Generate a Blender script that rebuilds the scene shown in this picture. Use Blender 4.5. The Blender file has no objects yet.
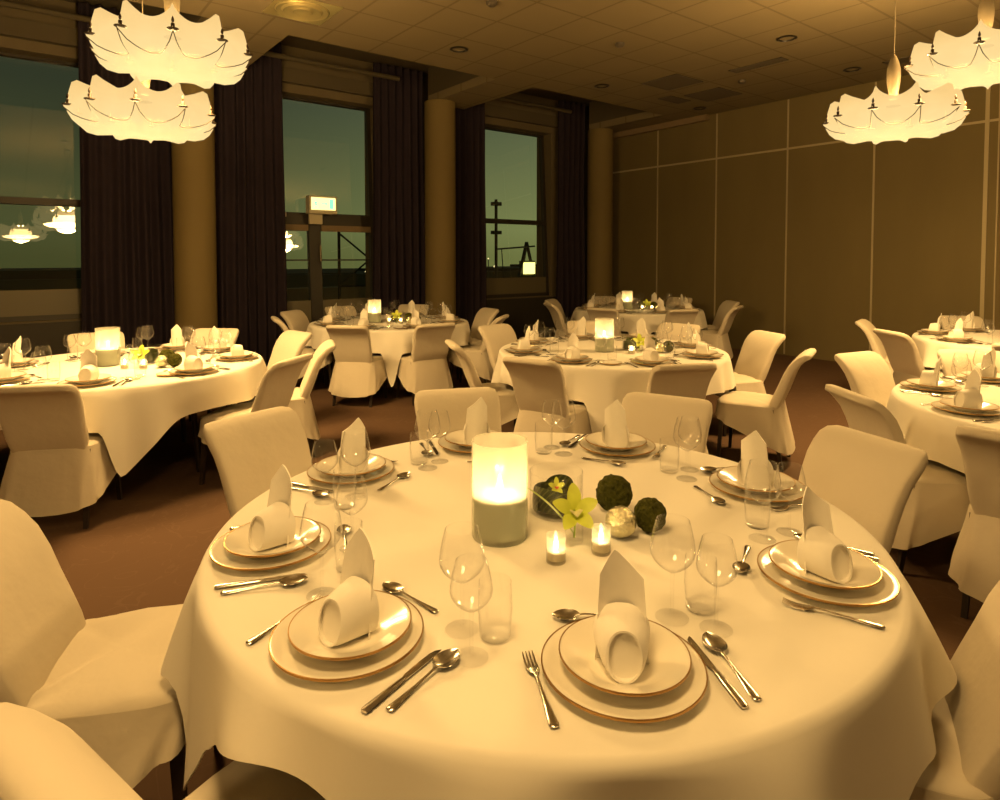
import bpy, bmesh, math, random
from math import pi, sin, cos, radians, exp, sqrt
from mathutils import Vector, Matrix
random.seed(7)
SC = bpy.context.scene
COL = SC.collection
D = bpy.data

# ------------------------------------------------------------------ materials
def newmat(name):
    m = D.materials.new(name); m.use_nodes = True
    nt = m.node_tree; nt.nodes.clear()
    out = nt.nodes.new('ShaderNodeOutputMaterial')
    return m, nt, out
def N(nt, t, **kw):
    n = nt.nodes.new(t)
    for k, v in kw.items():
        if k in n.inputs: n.inputs[k].default_value = v
        else: setattr(n, k, v)
    return n
def math_node(nt, op, a, b=None):
    n = nt.nodes.new('ShaderNodeMath'); n.operation = op
    for i, v in enumerate((a, b)):
        if v is None: continue
        if isinstance(v, (int, float)): n.inputs[i].default_value = v
        else: nt.links.new(v, n.inputs[i])
    return n.outputs[0]
def rgb(c): return (c[0], c[1], c[2], 1)
def principled(name, color, rough=.6, metal=0, spec=.5, noise=None, bump=None, coat=0, scale_vec=None):
    """noise=(scale, amount, detail) colour mottling; bump=(scale, strength, distance)"""
    m, nt, out = newmat(name)
    p = N(nt, 'ShaderNodeBsdfPrincipled')
    p.inputs['Base Color'].default_value = rgb(color)
    p.inputs['Roughness'].default_value = rough
    p.inputs['Metallic'].default_value = metal
    p.inputs['Specular IOR Level'].default_value = spec
    p.inputs['Coat Weight'].default_value = coat
    nt.links.new(p.outputs[0], out.inputs[0])
    tc = N(nt, 'ShaderNodeTexCoord')
    vec = tc.outputs['Object']
    if scale_vec:
        mp = N(nt, 'ShaderNodeMapping'); mp.inputs['Scale'].default_value = scale_vec
        nt.links.new(vec, mp.inputs[0]); vec = mp.outputs[0]
    if noise:
        n = N(nt, 'ShaderNodeTexNoise'); n.inputs['Scale'].default_value = noise[0]
        n.inputs['Detail'].default_value = noise[2] if len(noise) > 2 else 3
        nt.links.new(vec, n.inputs['Vector'])
        mx = N(nt, 'ShaderNodeMix', data_type='RGBA')
        a = noise[1]
        mx.inputs['A'].default_value = rgb([c*(1-a) for c in color])
        mx.inputs['B'].default_value = rgb([min(1, c*(1+a)) for c in color])
        nt.links.new(n.outputs['Fac'], mx.inputs['Factor'])
        nt.links.new(mx.outputs['Result'], p.inputs['Base Color'])
    if bump:
        n = N(nt, 'ShaderNodeTexNoise'); n.inputs['Scale'].default_value = bump[0]; n.inputs['Detail'].default_value = 4
        nt.links.new(vec, n.inputs['Vector'])
        b = N(nt, 'ShaderNodeBump'); b.inputs['Strength'].default_value = bump[1]; b.inputs['Distance'].default_value = bump[2]
        nt.links.new(n.outputs['Fac'], b.inputs['Height'])
        nt.links.new(b.outputs[0], p.inputs['Normal'])
    return m
def emission(name, color, strength):
    m, nt, out = newmat(name)
    e = N(nt, 'ShaderNodeEmission'); e.inputs[0].default_value = rgb(color); e.inputs[1].default_value = strength
    nt.links.new(e.outputs[0], out.inputs[0]); return m
def thin_glass(name, tint=(1, 1, 1), ior=1.5, gain=1.0, frost=0.0, rough=0.0, base=0.0):
    """thin-walled clear glass: straight-through transmission, Fresnel reflection, optional frosting"""
    m, nt, out = newmat(name)
    t = N(nt, 'ShaderNodeBsdfTransparent'); t.inputs[0].default_value = rgb(tint)
    g = N(nt, 'ShaderNodeBsdfGlossy'); g.inputs['Roughness'].default_value = rough
    f = N(nt, 'ShaderNodeLayerWeight'); f.inputs[0].default_value = .5
    fac = math_node(nt, 'MULTIPLY', math_node(nt, 'POWER', f.outputs['Facing'], 4.5), gain)
    fac = math_node(nt, 'ADD', fac, .02+base)
    fac = math_node(nt, 'MINIMUM', fac, .9)
    mx = N(nt, 'ShaderNodeMixShader'); nt.links.new(fac, mx.inputs[0])
    body = t.outputs[0]
    if frost:
        tr = N(nt, 'ShaderNodeBsdfTranslucent'); tr.inputs[0].default_value = (.95, .92, .86, 1)
        df = N(nt, 'ShaderNodeBsdfDiffuse'); df.inputs[0].default_value = (.85, .82, .74, 1)
        m1 = N(nt, 'ShaderNodeMixShader'); m1.inputs[0].default_value = .35
        nt.links.new(tr.outputs[0], m1.inputs[1]); nt.links.new(df.outputs[0], m1.inputs[2])
        m2 = N(nt, 'ShaderNodeMixShader'); m2.inputs[0].default_value = frost
        nt.links.new(t.outputs[0], m2.inputs[1]); nt.links.new(m1.outputs[0], m2.inputs[2]); body = m2.outputs[0]
    nt.links.new(body, mx.inputs[1]); nt.links.new(g.outputs[0], mx.inputs[2])
    nt.links.new(mx.outputs[0], out.inputs[0]); return m

M = {}
M['cloth']   = principled('table_linen', (.80, .77, .69), .85, spec=.25, noise=(3, .03), bump=(9, .35, .004))
M['cover']   = principled('chair_cover_fabric', (.635, .575, .465), .9, spec=.2, noise=(4, .04), bump=(6, .7, .012))
M['napkin']  = principled('napkin_linen', (.84, .81, .74), .85, spec=.2, noise=(60, .03), bump=(40, .2, .001))
M['china']   = principled('china', (.80, .76, .66), .16, spec=.5, coat=.3)
M['gold_rim']= principled('gold_rim', (.45, .27, .10), .3, metal=.9)
M['steel']   = principled('cutlery_steel', (.70, .66, .60), .2, metal=1)
M['leg']     = principled('dark_wood', (.022, .014, .010), .45)
M['glass']   = thin_glass('clear_glass', (1, 1, 1), 1.5, .95, base=.01)
M['pane']    = thin_glass('window_pane', (.93, .95, .90), 1.5, .9, base=.10)
M['frosted'] = thin_glass('frosted_glass', (.95, .97, .92), 1.45, .5, frost=.30, rough=.1)
M['clearcup']= thin_glass('tealight_glass', (.97, .96, .92), 1.5, .5, frost=.15)
M['wax']     = principled('candle_wax', (.38, .41, .34), .5, spec=.4)
M['silver_cup'] = principled('frosted_cup_base', (.62, .58, .46), .35, metal=.35)
M['flame']   = emission('flame', (1, .72, .32), 60)
M['wick']    = principled('wick', (.02, .015, .01), .9)
M['moss']    = principled('moss', (.075, .078, .014), .95, spec=.1, noise=(55, .85, 6), bump=(70, 1.0, .05))
M['leaf']    = principled('dark_leaf', (.026, .034, .008), .4, noise=(14, .4))
def stripes(m, color, scale):
    nt = m.node_tree; p = next(n for n in nt.nodes if n.type == 'BSDF_PRINCIPLED')
    tc = N(nt, 'ShaderNodeTexCoord'); w = N(nt, 'ShaderNodeTexWave'); w.inputs['Scale'].default_value = scale; w.inputs['Distortion'].default_value = 1.5
    w.bands_direction = 'DIAGONAL'
    nt.links.new(tc.outputs['Object'], w.inputs['Vector'])
    mx = N(nt, 'ShaderNodeMix', data_type='RGBA'); mx.inputs['A'].default_value = p.inputs['Base Color'].default_value; mx.inputs['B'].default_value = rgb(color)
    pw = math_node(nt, 'POWER', w.outputs['Fac'], 6)
    nt.links.new(pw, mx.inputs['Factor']); nt.links.new(mx.outputs['Result'], p.inputs['Base Color'])
stripes(M['leaf'], (.11, .12, .03), 28)
M['blade']   = principled('grass_blade', (.30, .42, .05), .45)
M['petal']   = principled('orchid_petal', (.56, .64, .07), .5, noise=(30, .15))
M['lip']     = principled('orchid_lip', (.80, .76, .36), .5, noise=(80, .4))
M['mercury'] = principled('mercury_glass', (.78, .66, .44), .25, metal=.85, noise=(45, .5), bump=(70, 1.0, .012))
M['column']  = principled('column_paint', (.19, .145, .060), .7, spec=.3, noise=(2, .05))
M['plaster'] = principled('beige_plaster', (.13, .105, .06), .85, noise=(2, .05))
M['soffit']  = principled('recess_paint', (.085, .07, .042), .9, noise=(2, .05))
M['frame']   = principled('window_frame_paint', (.030, .026, .019), .5)
M['blindbar']= principled('beige_blind', (.22, .16, .09), .7)
M['spandrel']= principled('spandrel_panel', (.13, .115, .07), .5)
M['curtain'] = principled('curtain_velvet', (.030, .023, .034), .95, spec=.1, noise=(6, .12))
M['strip']   = principled('beige_seam_strip', (.40, .34, .20), .45)
M['dark']    = principled('black_metal', (.02, .017, .014), .45, spec=.4)
M['grille']  = principled('vent_grille', (.085, .07, .05), .6)
M['chrome']  = principled('lamp_chrome', (.75, .70, .6), .18, metal=1)
M['brass']   = principled('satin_diffuser', (.80, .70, .34), .35, metal=.75)
M['socket']  = principled('socket_bronze', (.06, .036, .018), .5)
M['wire'] = principled('lamp_wire', (.07, .045, .02), .6)
M['signbox'] = principled('sign_housing', (.55, .5, .35), .5)
M['signface']= emission('sign_face', (1, .80, .28), 2.1)
M['signgreen']= emission('sign_green', (.35, .95, .62), 1.1)
M['paper']   = principled('notice_paper', (.6, .52, .42), .8)
M['concrete']= principled('concrete', (.34, .30, .20), .9, noise=(3, .12))
M['scaffold']= principled('scaffold_steel', (.03, .034, .022), .6)
M['flood']   = emission('floodlight_glow', (1, .85, .22), 3)
M['citylight']= emission('city_light', (1, .8, .35), 1.5)
M['land']    = principled('dark_building', (.05, .045, .03), .9)
M['tabletop']= principled('table_wood', (.10, .07, .04), .6)

# carpet
def carpet():
    m, nt, out = newmat('patterned_carpet')
    p = N(nt, 'ShaderNodeBsdfPrincipled'); p.inputs['Roughness'].default_value = .95; p.inputs['Specular IOR Level'].default_value = .1
    tc = N(nt, 'ShaderNodeTexCoord')
    n = N(nt, 'ShaderNodeTexNoise'); n.inputs['Scale'].default_value = 1.2; n.inputs['Detail'].default_value = 5
    n2 = N(nt, 'ShaderNodeTexNoise'); n2.inputs['Scale'].default_value = 4.0; n2.inputs['Detail'].default_value = 2; n2.inputs['Distortion'].default_value = 1.5
    nt.links.new(tc.outputs['Object'], n.inputs['Vector']); nt.links.new(tc.outputs['Object'], n2.inputs['Vector'])
    # thin swirling lines where the second noise crosses its mid value
    d = math_node(nt, 'ABSOLUTE', math_node(nt, 'SUBTRACT', n2.outputs['Fac'], .5))
    line = math_node(nt, 'LESS_THAN', d, .012)
    mx = N(nt, 'ShaderNodeMix', data_type='RGBA')
    mx.inputs['A'].default_value = (.105, .062, .038, 1); mx.inputs['B'].default_value = (.128, .077, .049, 1)
    nt.links.new(n.outputs['Fac'], mx.inputs['Factor'])
    mx2 = N(nt, 'ShaderNodeMix', data_type='RGBA'); mx2.inputs['B'].default_value = (.165, .105, .068, 1)
    nt.links.new(mx.outputs['Result'], mx2.inputs['A'])
    nt.links.new(math_node(nt, 'MULTIPLY', line, .25), mx2.inputs['Factor'])
    nt.links.new(mx2.outputs['Result'], p.inputs['Base Color'])
    nt.links.new(p.outputs[0], out.inputs[0]); return m
M['carpet'] = carpet()
# suspended ceiling tiles
def tiles():
    m, nt, out = newmat('ceiling_tiles')
    p = N(nt, 'ShaderNodeBsdfPrincipled'); p.inputs['Roughness'].default_value = .9; p.inputs['Specular IOR Level'].default_value = .2
    tc = N(nt, 'ShaderNodeTexCoord'); sx = N(nt, 'ShaderNodeSeparateXYZ'); nt.links.new(tc.outputs['Object'], sx.inputs[0])
    masks = []
    for ax, off, per in (('X', 4.73, .625), ('Y', 4.73, .64)):
        v = math_node(nt, 'FRACT', math_node(nt, 'ADD', math_node(nt, 'DIVIDE', math_node(nt, 'SUBTRACT', sx.outputs[ax], off), per), 100.5))
        d = math_node(nt, 'ABSOLUTE', math_node(nt, 'SUBTRACT', v, .5))
        masks.append(math_node(nt, 'LESS_THAN', d, .02))
    k = math_node(nt, 'MAXIMUM', masks[0], masks[1])
    n = N(nt, 'ShaderNodeTexNoise'); n.inputs['Scale'].default_value = 1.5; nt.links.new(tc.outputs['Object'], n.inputs['Vector'])
    mx = N(nt, 'ShaderNodeMix', data_type='RGBA'); mx.inputs['A'].default_value = (.19, .155, .092, 1); mx.inputs['B'].default_value = (.225, .185, .11, 1)
    nt.links.new(n.outputs['Fac'], mx.inputs['Factor'])
    mx2 = N(nt, 'ShaderNodeMix', data_type='RGBA'); mx2.inputs['B'].default_value = (.15, .12, .07, 1)
    nt.links.new(mx.outputs['Result'], mx2.inputs['A']); nt.links.new(k, mx2.inputs['Factor'])
    nt.links.new(mx2.outputs['Result'], p.inputs['Base Color']); nt.links.new(p.outputs[0], out.inputs[0]); return m
M['tiles'] = tiles()
M['partition'] = principled('partition_fabric', (.16, .128, .058), .75, spec=.25, noise=(2.2, .12), scale_vec=(1, 1, .3))
# lamp shade: a glowing resin skin that also lets the bulbs' light out
def shade():
    m, nt, out = newmat('lamp_shade_resin')
    e = N(nt, 'ShaderNodeEmission'); e.inputs[1].default_value = 1.0
    tc = N(nt, 'ShaderNodeTexCoord'); n = N(nt, 'ShaderNodeTexNoise'); n.inputs['Scale'].default_value = 5; nt.links.new(tc.outputs['Object'], n.inputs['Vector'])
    mx = N(nt, 'ShaderNodeMix', data_type='RGBA'); mx.inputs['A'].default_value = (.92, .57, .19, 1); mx.inputs['B'].default_value = (1.18, .86, .38, 1)
    sp_ = N(nt, 'ShaderNodeSeparateXYZ'); nt.links.new(tc.outputs['Object'], sp_.inputs[0])
    mr = N(nt, 'ShaderNodeMapRange'); mr.inputs['From Min'].default_value = .19; mr.inputs['From Max'].default_value = -.10; nt.links.new(sp_.outputs['Z'], mr.inputs['Value'])
    fc = math_node(nt, 'ADD', math_node(nt, 'MULTIPLY', n.outputs['Fac'], .5), math_node(nt, 'MULTIPLY', mr.outputs[0], .65))
    nt.links.new(fc, mx.inputs['Factor']); nt.links.new(mx.outputs['Result'], e.inputs[0])
    e.inputs[1].default_value = .93
    tl = N(nt, 'ShaderNodeBsdfTranslucent'); tl.inputs[0].default_value = (.0007, .00055, .00036, 1)
    ad = N(nt, 'ShaderNodeAddShader'); nt.links.new(e.outputs[0], ad.inputs[0]); nt.links.new(tl.outputs[0], ad.inputs[1])
    t = N(nt, 'ShaderNodeBsdfTransparent')
    ms = N(nt, 'ShaderNodeMixShader'); ms.inputs[0].default_value = .88
    nt.links.new(t.outputs[0], ms.inputs[1]); nt.links.new(ad.outputs[0], ms.inputs[2])
    nt.links.new(ms.outputs[0], out.inputs[0]); return m
M['shade'] = shade()
M['stem'] = principled('cream_stem', (.17, .14, .09), .5)

# ------------------------------------------------------------------ mesh helpers
class MB:
    def __init__(s): s.v = []; s.f = []
    def add(s, vs, fs, mtx=None):
        o = len(s.v)
        for p in vs:
            s.v.append(tuple(mtx @ Vector(p)) if mtx else tuple(p))
        for f in fs: s.f.append(tuple(i+o for i in f))
        return s
    def box(s, x0, x1, y0, y1, z0, z1, mtx=None):
        vs = [(x, y, z) for z in (z0, z1) for y in (y0, y1) for x in (x0, x1)]
        return s.add(vs, [(0,2,3,1),(4,5,7,6),(0,1,5,4),(2,6,7,3),(0,4,6,2),(1,3,7,5)], mtx)
    def taper_box(s, p0, p1, a0, a1):
        p0, p1 = Vector(p0), Vector(p1)
        vs = []
        for p, a in ((p0, a0), (p1, a1)):
            for dx, dy in ((-1,-1),(1,-1),(1,1),(-1,1)): vs.append((p.x+dx*a/2, p.y+dy*a/2, p.z))
        return s.add(vs, [(3,2,1,0),(4,5,6,7),(0,1,5,4),(1,2,6,5),(2,3,7,6),(3,0,4,7)])
    def lathe(s, prof, n=32, mtx=None):
        """profile (r,z) swept about z; ends with r=0 become poles"""
        vs = []; fs = []; idx = []
        for r, z in prof:
            if r < 1e-7: idx.append([len(vs)]*n); vs.append((0, 0, z))
            else:
                idx.append(list(range(len(vs), len(vs)+n)))
                vs += [(r*cos(2*pi*k/n), r*sin(2*pi*k/n), z) for k in range(n)]
        for a, b in zip(idx, idx[1:]):
            for k in range(n):
                q = [a[k], a[(k+1) % n], b[(k+1) % n], b[k]]
                u = []
                for i in q:
                    if i not in u: u.append(i)
                if len(u) > 2: fs.append(tuple(u))
        return s.add(vs, fs, mtx)
    def tube(s, pts, r, n=8, closed=False):
        pts = [Vector(p) for p in pts]; L = len(pts); vs = []; fs = []
        rr = r if hasattr(r, '__len__') else [r]*L
        up = None
        for i, p in enumerate(pts):
            if closed: t = (pts[(i+1) % L]-pts[i-1]).normalized()
            else: t = (pts[min(i+1, L-1)]-pts[max(i-1, 0)]).normalized()
            if up is None: up = t.orthogonal().normalized()
            up = (up - t*up.dot(t)).normalized(); b = t.cross(up)
            for k in range(n):
                a = 2*pi*k/n; vs.append(tuple(p + (up*cos(a)+b*sin(a))*rr[i]))
        R = L if closed else L-1
        for i in range(R):
            for k in range(n):
                j = (i+1) % L
                fs.append((i*n+k, i*n+(k+1) % n, j*n+(k+1) % n, j*n+k))
        if not closed:
            fs.append(tuple(range(n-1, -1, -1))); fs.append(tuple((L-1)*n+k for k in range(n)))
        return s.add(vs, fs)
    def grid(s, rows, wrap=False):
        nr, nc = len(rows), len(rows[0]); vs = [p for r in rows for p in r]; fs = []
        for i in range(nr-1):
            for k in range(nc if wrap else nc-1):
                j = (k+1) % nc
                fs.append((i*nc+k, i*nc+j, (i+1)*nc+j, (i+1)*nc+k))
        return s.add(vs, fs)
    def loft(s, rows, caps=True):
        s.grid(rows, True)
        if caps:
            nr, nc = len(rows), len(rows[0]); o = len(s.v)-nr*nc
            s.f.append(tuple(o+k for k in range(nc-1, -1, -1)))
            s.f.append(tuple(o+(nr-1)*nc+k for k in range(nc)))
        return s
    def mesh(s, name, mat, smooth=True, angle=40):
        me = D.meshes.new(name); me.from_pydata(s.v, [], s.f)
        bm = bmesh.new(); bm.from_mesh(me); bmesh.ops.recalc_face_normals(bm, faces=bm.faces); bm.to_mesh(me); bm.free()
        if smooth:
            me.polygons.foreach_set('use_smooth', [True]*len(me.polygons))
            if angle: me.set_sharp_from_angle(angle=radians(angle))
        if mat: me.materials.append(M[mat] if isinstance(mat, str) else mat)
        me.update(); return me
def link(name, data, parent=None, loc=(0, 0, 0), rz=0):
    o = D.objects.new(name, data); COL.objects.link(o)
    o.location = loc; o.rotation_euler = (0, 0, rz)
    if parent is not None: o.parent = parent
    return o
def tag(o, label, cat, group=None):
    o['label'] = label; o['category'] = cat
    if group: o['group'] = group
    return o
def struct(name, mb, mat, parent=None, smooth=False, label=None):
    o = link(name, mb.mesh(name, mat, smooth), parent)
    if parent is None: o['kind'] = 'structure'
    return o
class Proto:
    """a thing made of shared part meshes; parts: (name, mesh, [sub-parts])"""
    def __init__(s, name, parts): s.name, s.parts = name, parts
    def place(s, loc, rz, label, cat, group=None, parts=True):
        if len(s.parts) == 1 and not s.parts[0][2:]:
            o = link(s.name, s.parts[0][1], None, loc, rz)
        else:
            o = link(s.name, None, None, loc, rz); o.empty_display_size = .05
            for pt in s.parts:
                c = link(pt[0], pt[1], o)
                for sub in (pt[2] if len(pt) > 2 else ()): link(sub[0], sub[1], c)
        return tag(o, label, cat, group)

# ------------------------------------------------------------------ camera
F, CY, PITCH, YAW, CAMZ = 638.5, 281.0, .0381, .6573, 1.55
cam = D.cameras.new('camera'); co = D.objects.new('camera', cam); COL.objects.link(co)
co.location = (0, 0, CAMZ); co.rotation_euler = (pi/2-PITCH, 0, -YAW)
cam.sensor_width = 36; cam.lens = F*36/1000; cam.shift_y = -(400-CY)/1000; cam.clip_start = .05; cam.clip_end = 500
SC.camera = co
RIGHT = Vector((cos(YAW), -sin(YAW), 0)); FWD = Vector((sin(YAW), cos(YAW), 0))
def px(x, y, z):
    c = Vector((x, y, z-CAMZ)); fw = FWD*cos(PITCH)-Vector((0, 0, sin(PITCH))); up = FWD*sin(PITCH)+Vector((0, 0, cos(PITCH)))
    d = c.dot(fw)
    if d < .1: return (9999, 9999)
    return (500+F*c.dot(RIGHT)/d, CY-F*c.dot(up)/d)
def fromcam(X, Z): v = RIGHT*X+FWD*Z; return v.x, v.y

# ------------------------------------------------------------------ room
H = 4.0; XP = 9.67; X0 = -4.6; Y0 = -4.2; YW = 9.15; HR = 4.55
cols = [-1.76, 1.88, 5.52, 9.2]
struct('floor', MB().box(X0, XP+.3, Y0, YW+.4, -.1, 0), 'carpet')
mb = MB(); mb.box(X0, XP+.2, Y0, 7.1, H, H+.12)
strips = [(-1.97, -1.20), (1.71, 2.52), (5.39, 6.08), (9.03, XP+.2)]
for a, b in strips: mb.box(a, b, 7.1, 8.86, H, H+.12)
mb.box(X0, -2.9, 7.1, 8.86, H, H+.12)
struct('ceiling', mb, 'tiles')
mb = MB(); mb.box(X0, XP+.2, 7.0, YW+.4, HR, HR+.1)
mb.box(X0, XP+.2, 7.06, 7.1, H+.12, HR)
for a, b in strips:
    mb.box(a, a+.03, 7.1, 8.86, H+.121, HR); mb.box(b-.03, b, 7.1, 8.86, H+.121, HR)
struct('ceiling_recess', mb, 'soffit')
# window wall with three tall openings (the glazing leans outward)
openings = [(-1.3, 1.0, .80), (2.72, 4.62, 0.0), (6.28, 8.30, .80)]
ZT = 3.90
mb = MB(); x = X0-.2
for a, b, sill in openings:
    mb.box(x, a, YW, YW+.42, 0, HR)
    mb.box(a, b, YW, YW+.42, ZT, HR)
    if sill: mb.box(a, b, YW, YW+.42, 0, sill)
    x = b
mb.box(x, XP+.4, YW, YW+.42, 0, HR)
struct('wall_left', mb, 'plaster')
mb = MB()
for a, b, sill in openings:
    if sill: mb.box(a-.2, b+.2, YW-.03, YW-.002, .0, sill-.02)
struct('trim_1', mb, 'frame')
mb = MB()
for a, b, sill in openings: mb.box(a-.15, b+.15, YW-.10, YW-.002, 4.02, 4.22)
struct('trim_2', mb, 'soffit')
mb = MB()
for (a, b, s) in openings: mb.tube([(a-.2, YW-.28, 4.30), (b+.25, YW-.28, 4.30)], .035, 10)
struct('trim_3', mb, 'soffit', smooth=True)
LEAN = Matrix.Rotation(-.055, 4, 'X')
def window(n, a, b, sill, door):
    w = D.objects.new('window_%d' % n if not door else 'window_%d' % n, None); COL.objects.link(w)
    w['kind'] = 'structure'
    mtx = Matrix.Translation((0, YW+.09, .80)) @ LEAN
    zt = ZT-.80+.02
    fr = MB(); t = .06
    fr.box(a-.02, a+t, -.04, .04, sill-.8, zt, mtx); fr.box(b-t, b+.02, -.04, .04, sill-.8, zt, mtx)
    fr.box(a, b, -.04, .04, zt-.05, zt+.03, mtx)
    if not door:
        fr.box(a, b, -.04, .04, 0, .06, mtx); fr.box(a, b, -.045, .045, 1.36, 1.44, mtx)
        sp = MB(); sp.box(a+t, b-t, -.03, .0, .06, .36, mtx)
        struct('spandrel', sp, 'spandrel', w)
    else:
        m_ = a+.93
        fr.box(a, b, -.05, .05, 1.22, 1.40, mtx); fr.box(m_-.09, m_+.09, -.05, .05, -.8, 1.25, mtx)
        fr.box(a, b, -.02, .02, .69, .71, mtx); fr.box(a, b, -.04, .04, -.8, -.66, mtx)
        bl = MB(); bl.box(a+t, m_-.1, -.055, -.02, 1.13, 1.22, mtx); struct('blind', bl, 'blindbar', w)
        bl = MB(); bl.box(m_+.1, b-t, -.055, -.02, 1.13, 1.22, mtx); struct('blind', bl, 'blindbar', w)
        hd = MB(); hd.tube([mtx @ Vector((m_+.06, -.05, .66)), mtx @ Vector((m_+.06, -.10, .68)), mtx @ Vector((m_+.06, -.10, .92)), mtx @ Vector((m_+.06, -.05, .94))], .014, 8)
        struct('handle', hd, 'chrome', w, smooth=True)
        sp = MB(); sp.box(a+t, m_-.09, -.03, 0, -.66, .1, mtx); struct('kick_panel', sp, 'spandrel', w)
        sp = MB(); sp.box(m_+.09, b-t, -.03, 0, -.66, .1, mtx); struct('kick_panel', sp, 'spandrel', w)
    struct('frame', fr, 'frame', w)
    g = MB(); vs = [mtx @ Vector(p) for p in ((a, .005, max(sill-.8, -.7)), (b, .005, max(sill-.8, -.7)), (b, .005, zt), (a, .005, zt))]
    g.add(vs, [(0, 1, 2, 3)])
    struct('glass', g, 'pane', w)
    return w
for i, (a, b, s) in enumerate(openings): window(i+1, a, b, s, i == 1)

# columns
for i, x in enumerate(cols):
    c = MB().lathe([(.0, 0), (.245, 0), (.245, H-.001), (0, H-.001)], 40)
    o = link('wall_column', c.mesh('column', 'column'), None, (x, 8.72, 0)); o['kind'] = 'structure'

# partition wall on the right
mb = MB(); mb.box(XP, XP+.12, Y0, 8.93, 0, H-.001); struct('wall_right', mb, 'partition')
seams = [7.70, 6.45, 5.19, 3.93, 2.63, 1.36, .1, -1.16, -2.4, -3.66]
mb = MB()
for y in seams:
    w = .012 if y != 2.63 else .022
    mb.box(XP-.012, XP-.0005, y-w, y+w, 0.02, H-.01)
mb.box(XP-.012, XP-.0005, 2.50, 2.515, .02, H-.01)
struct('trim_4', mb, 'strip')
mb = MB(); mb.box(XP-.010, XP-.0005, Y0, 8.93, 3.215, 3.245); struct('trim_5', mb, 'strip')
mb = MB(); mb.box(XP-.10, XP-.0005, 6.6, 8.93, H-.10, H-.002); struct('trim_6', mb, 'blindbar')
mb = MB(); mb.box(XP, XP+.12, 8.93, YW+.4, 0, HR); struct('wall_far_corner', mb, 'plaster')
# the sides of the room beyond the picture
mb = MB(); mb.box(X0-.12, X0, Y0, YW, 0, HR); struct('wall_near', mb, 'plaster')
mb = MB(); mb.box(X0, XP+.2, Y0-.12, Y0, 0, HR); struct('wall_back', mb, 'plaster')

# curtains
def curtain(x0, x1, label, seed):
    rnd = random.Random(seed); w = x1-x0; n = max(5, int(w/.125)); nx = n*14
    zs = [.03, .3, .8, 1.4, 2.0, 2.6, 3.2, 3.8, 4.3, HR-.04]
    ph = [rnd.uniform(-.5, .5) for _ in range(n+2)]
    rows = []
    for z in zs:
        fl = 1+.10*(1-z/HR)
        front = []; back = []
        for k in range(nx+1):
            u = k/nx; x = (x0+x1)/2+(u-.5)*w*fl
            p = u*n; a = ph[int(p)]*(1-p % 1)+ph[int(p)+1]*(p % 1)
            y = .048*sin(2*pi*p+a*1.5)*(.8+.25*sin(z*1.3+a*4)) + .008*sin(z*2+k*.4)
            front.append((x, y-.006, z)); back.append((x, y+.006, z))
        rows.append(front+back[::-1])
    m = MB().loft(rows)
    o = link('curtain', m.mesh('curtain', 'curtain', True, 60), None, (0, 8.97, 0))
    return tag(o, label, 'curtain', 'dark window curtains')
curtain(.72, 1.66, 'dark full-length curtain between the first window and the first column', 1)
curtain(2.20, 3.08, 'dark full-length curtain left of the glazed terrace door, beside the first column', 2)
curtain(4.48, 5.36, 'dark full-length curtain right of the glazed terrace door', 3)
curtain(5.93, 6.58, 'narrow dark curtain right of the second column, left of the far window', 4)
curtain(8.33, 9.02, 'dark curtain in the far corner, right of the last window', 5)

# ------------------------------------------------------------------ outside
mb = MB(); mb.box(-30, 40, YW+.45, 12.8, -.25, -.05); struct('terrace_floor', mb, 'concrete')
mb = MB(); mb.box(-30, 40, 12.5, 12.75, -.05, .92); struct('terrace_wall', mb, 'concrete')
rnd = random.Random(5)
mb = MB()
mb.box(-60, 90, 40, 60, -20, .38)
for k in range(16):
    x = -50+k*8+rnd.uniform(-2, 2); mb.box(x, x+rnd.uniform(4, 9), 41, 50, 0, .45+rnd.uniform(0, .5))
o = struct('background_skyline', mb, 'land')
mb = MB(); mb.box(-200, 300, 13, 200, -20.2, -20); struct('ground', mb, 'land')
# scaffold beside the far window
sc_ = MB()
sc_.tube([(8.84, 11.6, -.04), (8.84, 11.6, 2.85)], .035, 8)
for z in (2.1, 2.35, 2.75): sc_.box(8.74, 8.95, 11.53, 11.67, z-.04, z+.04)
sc_.tube([(8.84, 11.6, 1.72), (10.0, 11.6, 1.80)], .02, 6)
sc_.tube([(9.0, 11.6, 1.72), (9.15, 11.6, -.04)], .012, 6)
tag(link('scaffold', sc_.mesh('scaffold', 'scaffold')), 'dark scaffold pole with clamps outside the far window', 'scaffold')
tp = link('work_lamp', None, None, (10.0, 11.9, -.05))
tag(tp, 'lit work lamp on an A-shaped stand outside the far window', 'lamp')
st = MB(); st.tube([(-.55, 0, 0), (0, 0, 1.95)], .04, 8); st.tube([(.55, 0, 0), (0, 0, 1.95)], .04, 8); st.tube([(-.3, 0, 1.0), (.3, 0, 1.0)], .02, 8); st.tube([(0, .5, 0), (0, 0, 1.9)], .03, 8)
link('stand', st.mesh('stand', 'scaffold'), tp)
fl = MB(); fl.box(-.12, .22, -.06, -.02, 1.18, 1.46); link('lamp_face', fl.mesh('lamp_face', 'flood', False), tp)
hs = MB(); hs.box(-.15, .25, -.02, .10, 1.14, 1.50); link('housing', hs.mesh('housing', 'scaffold', False), tp)
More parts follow.
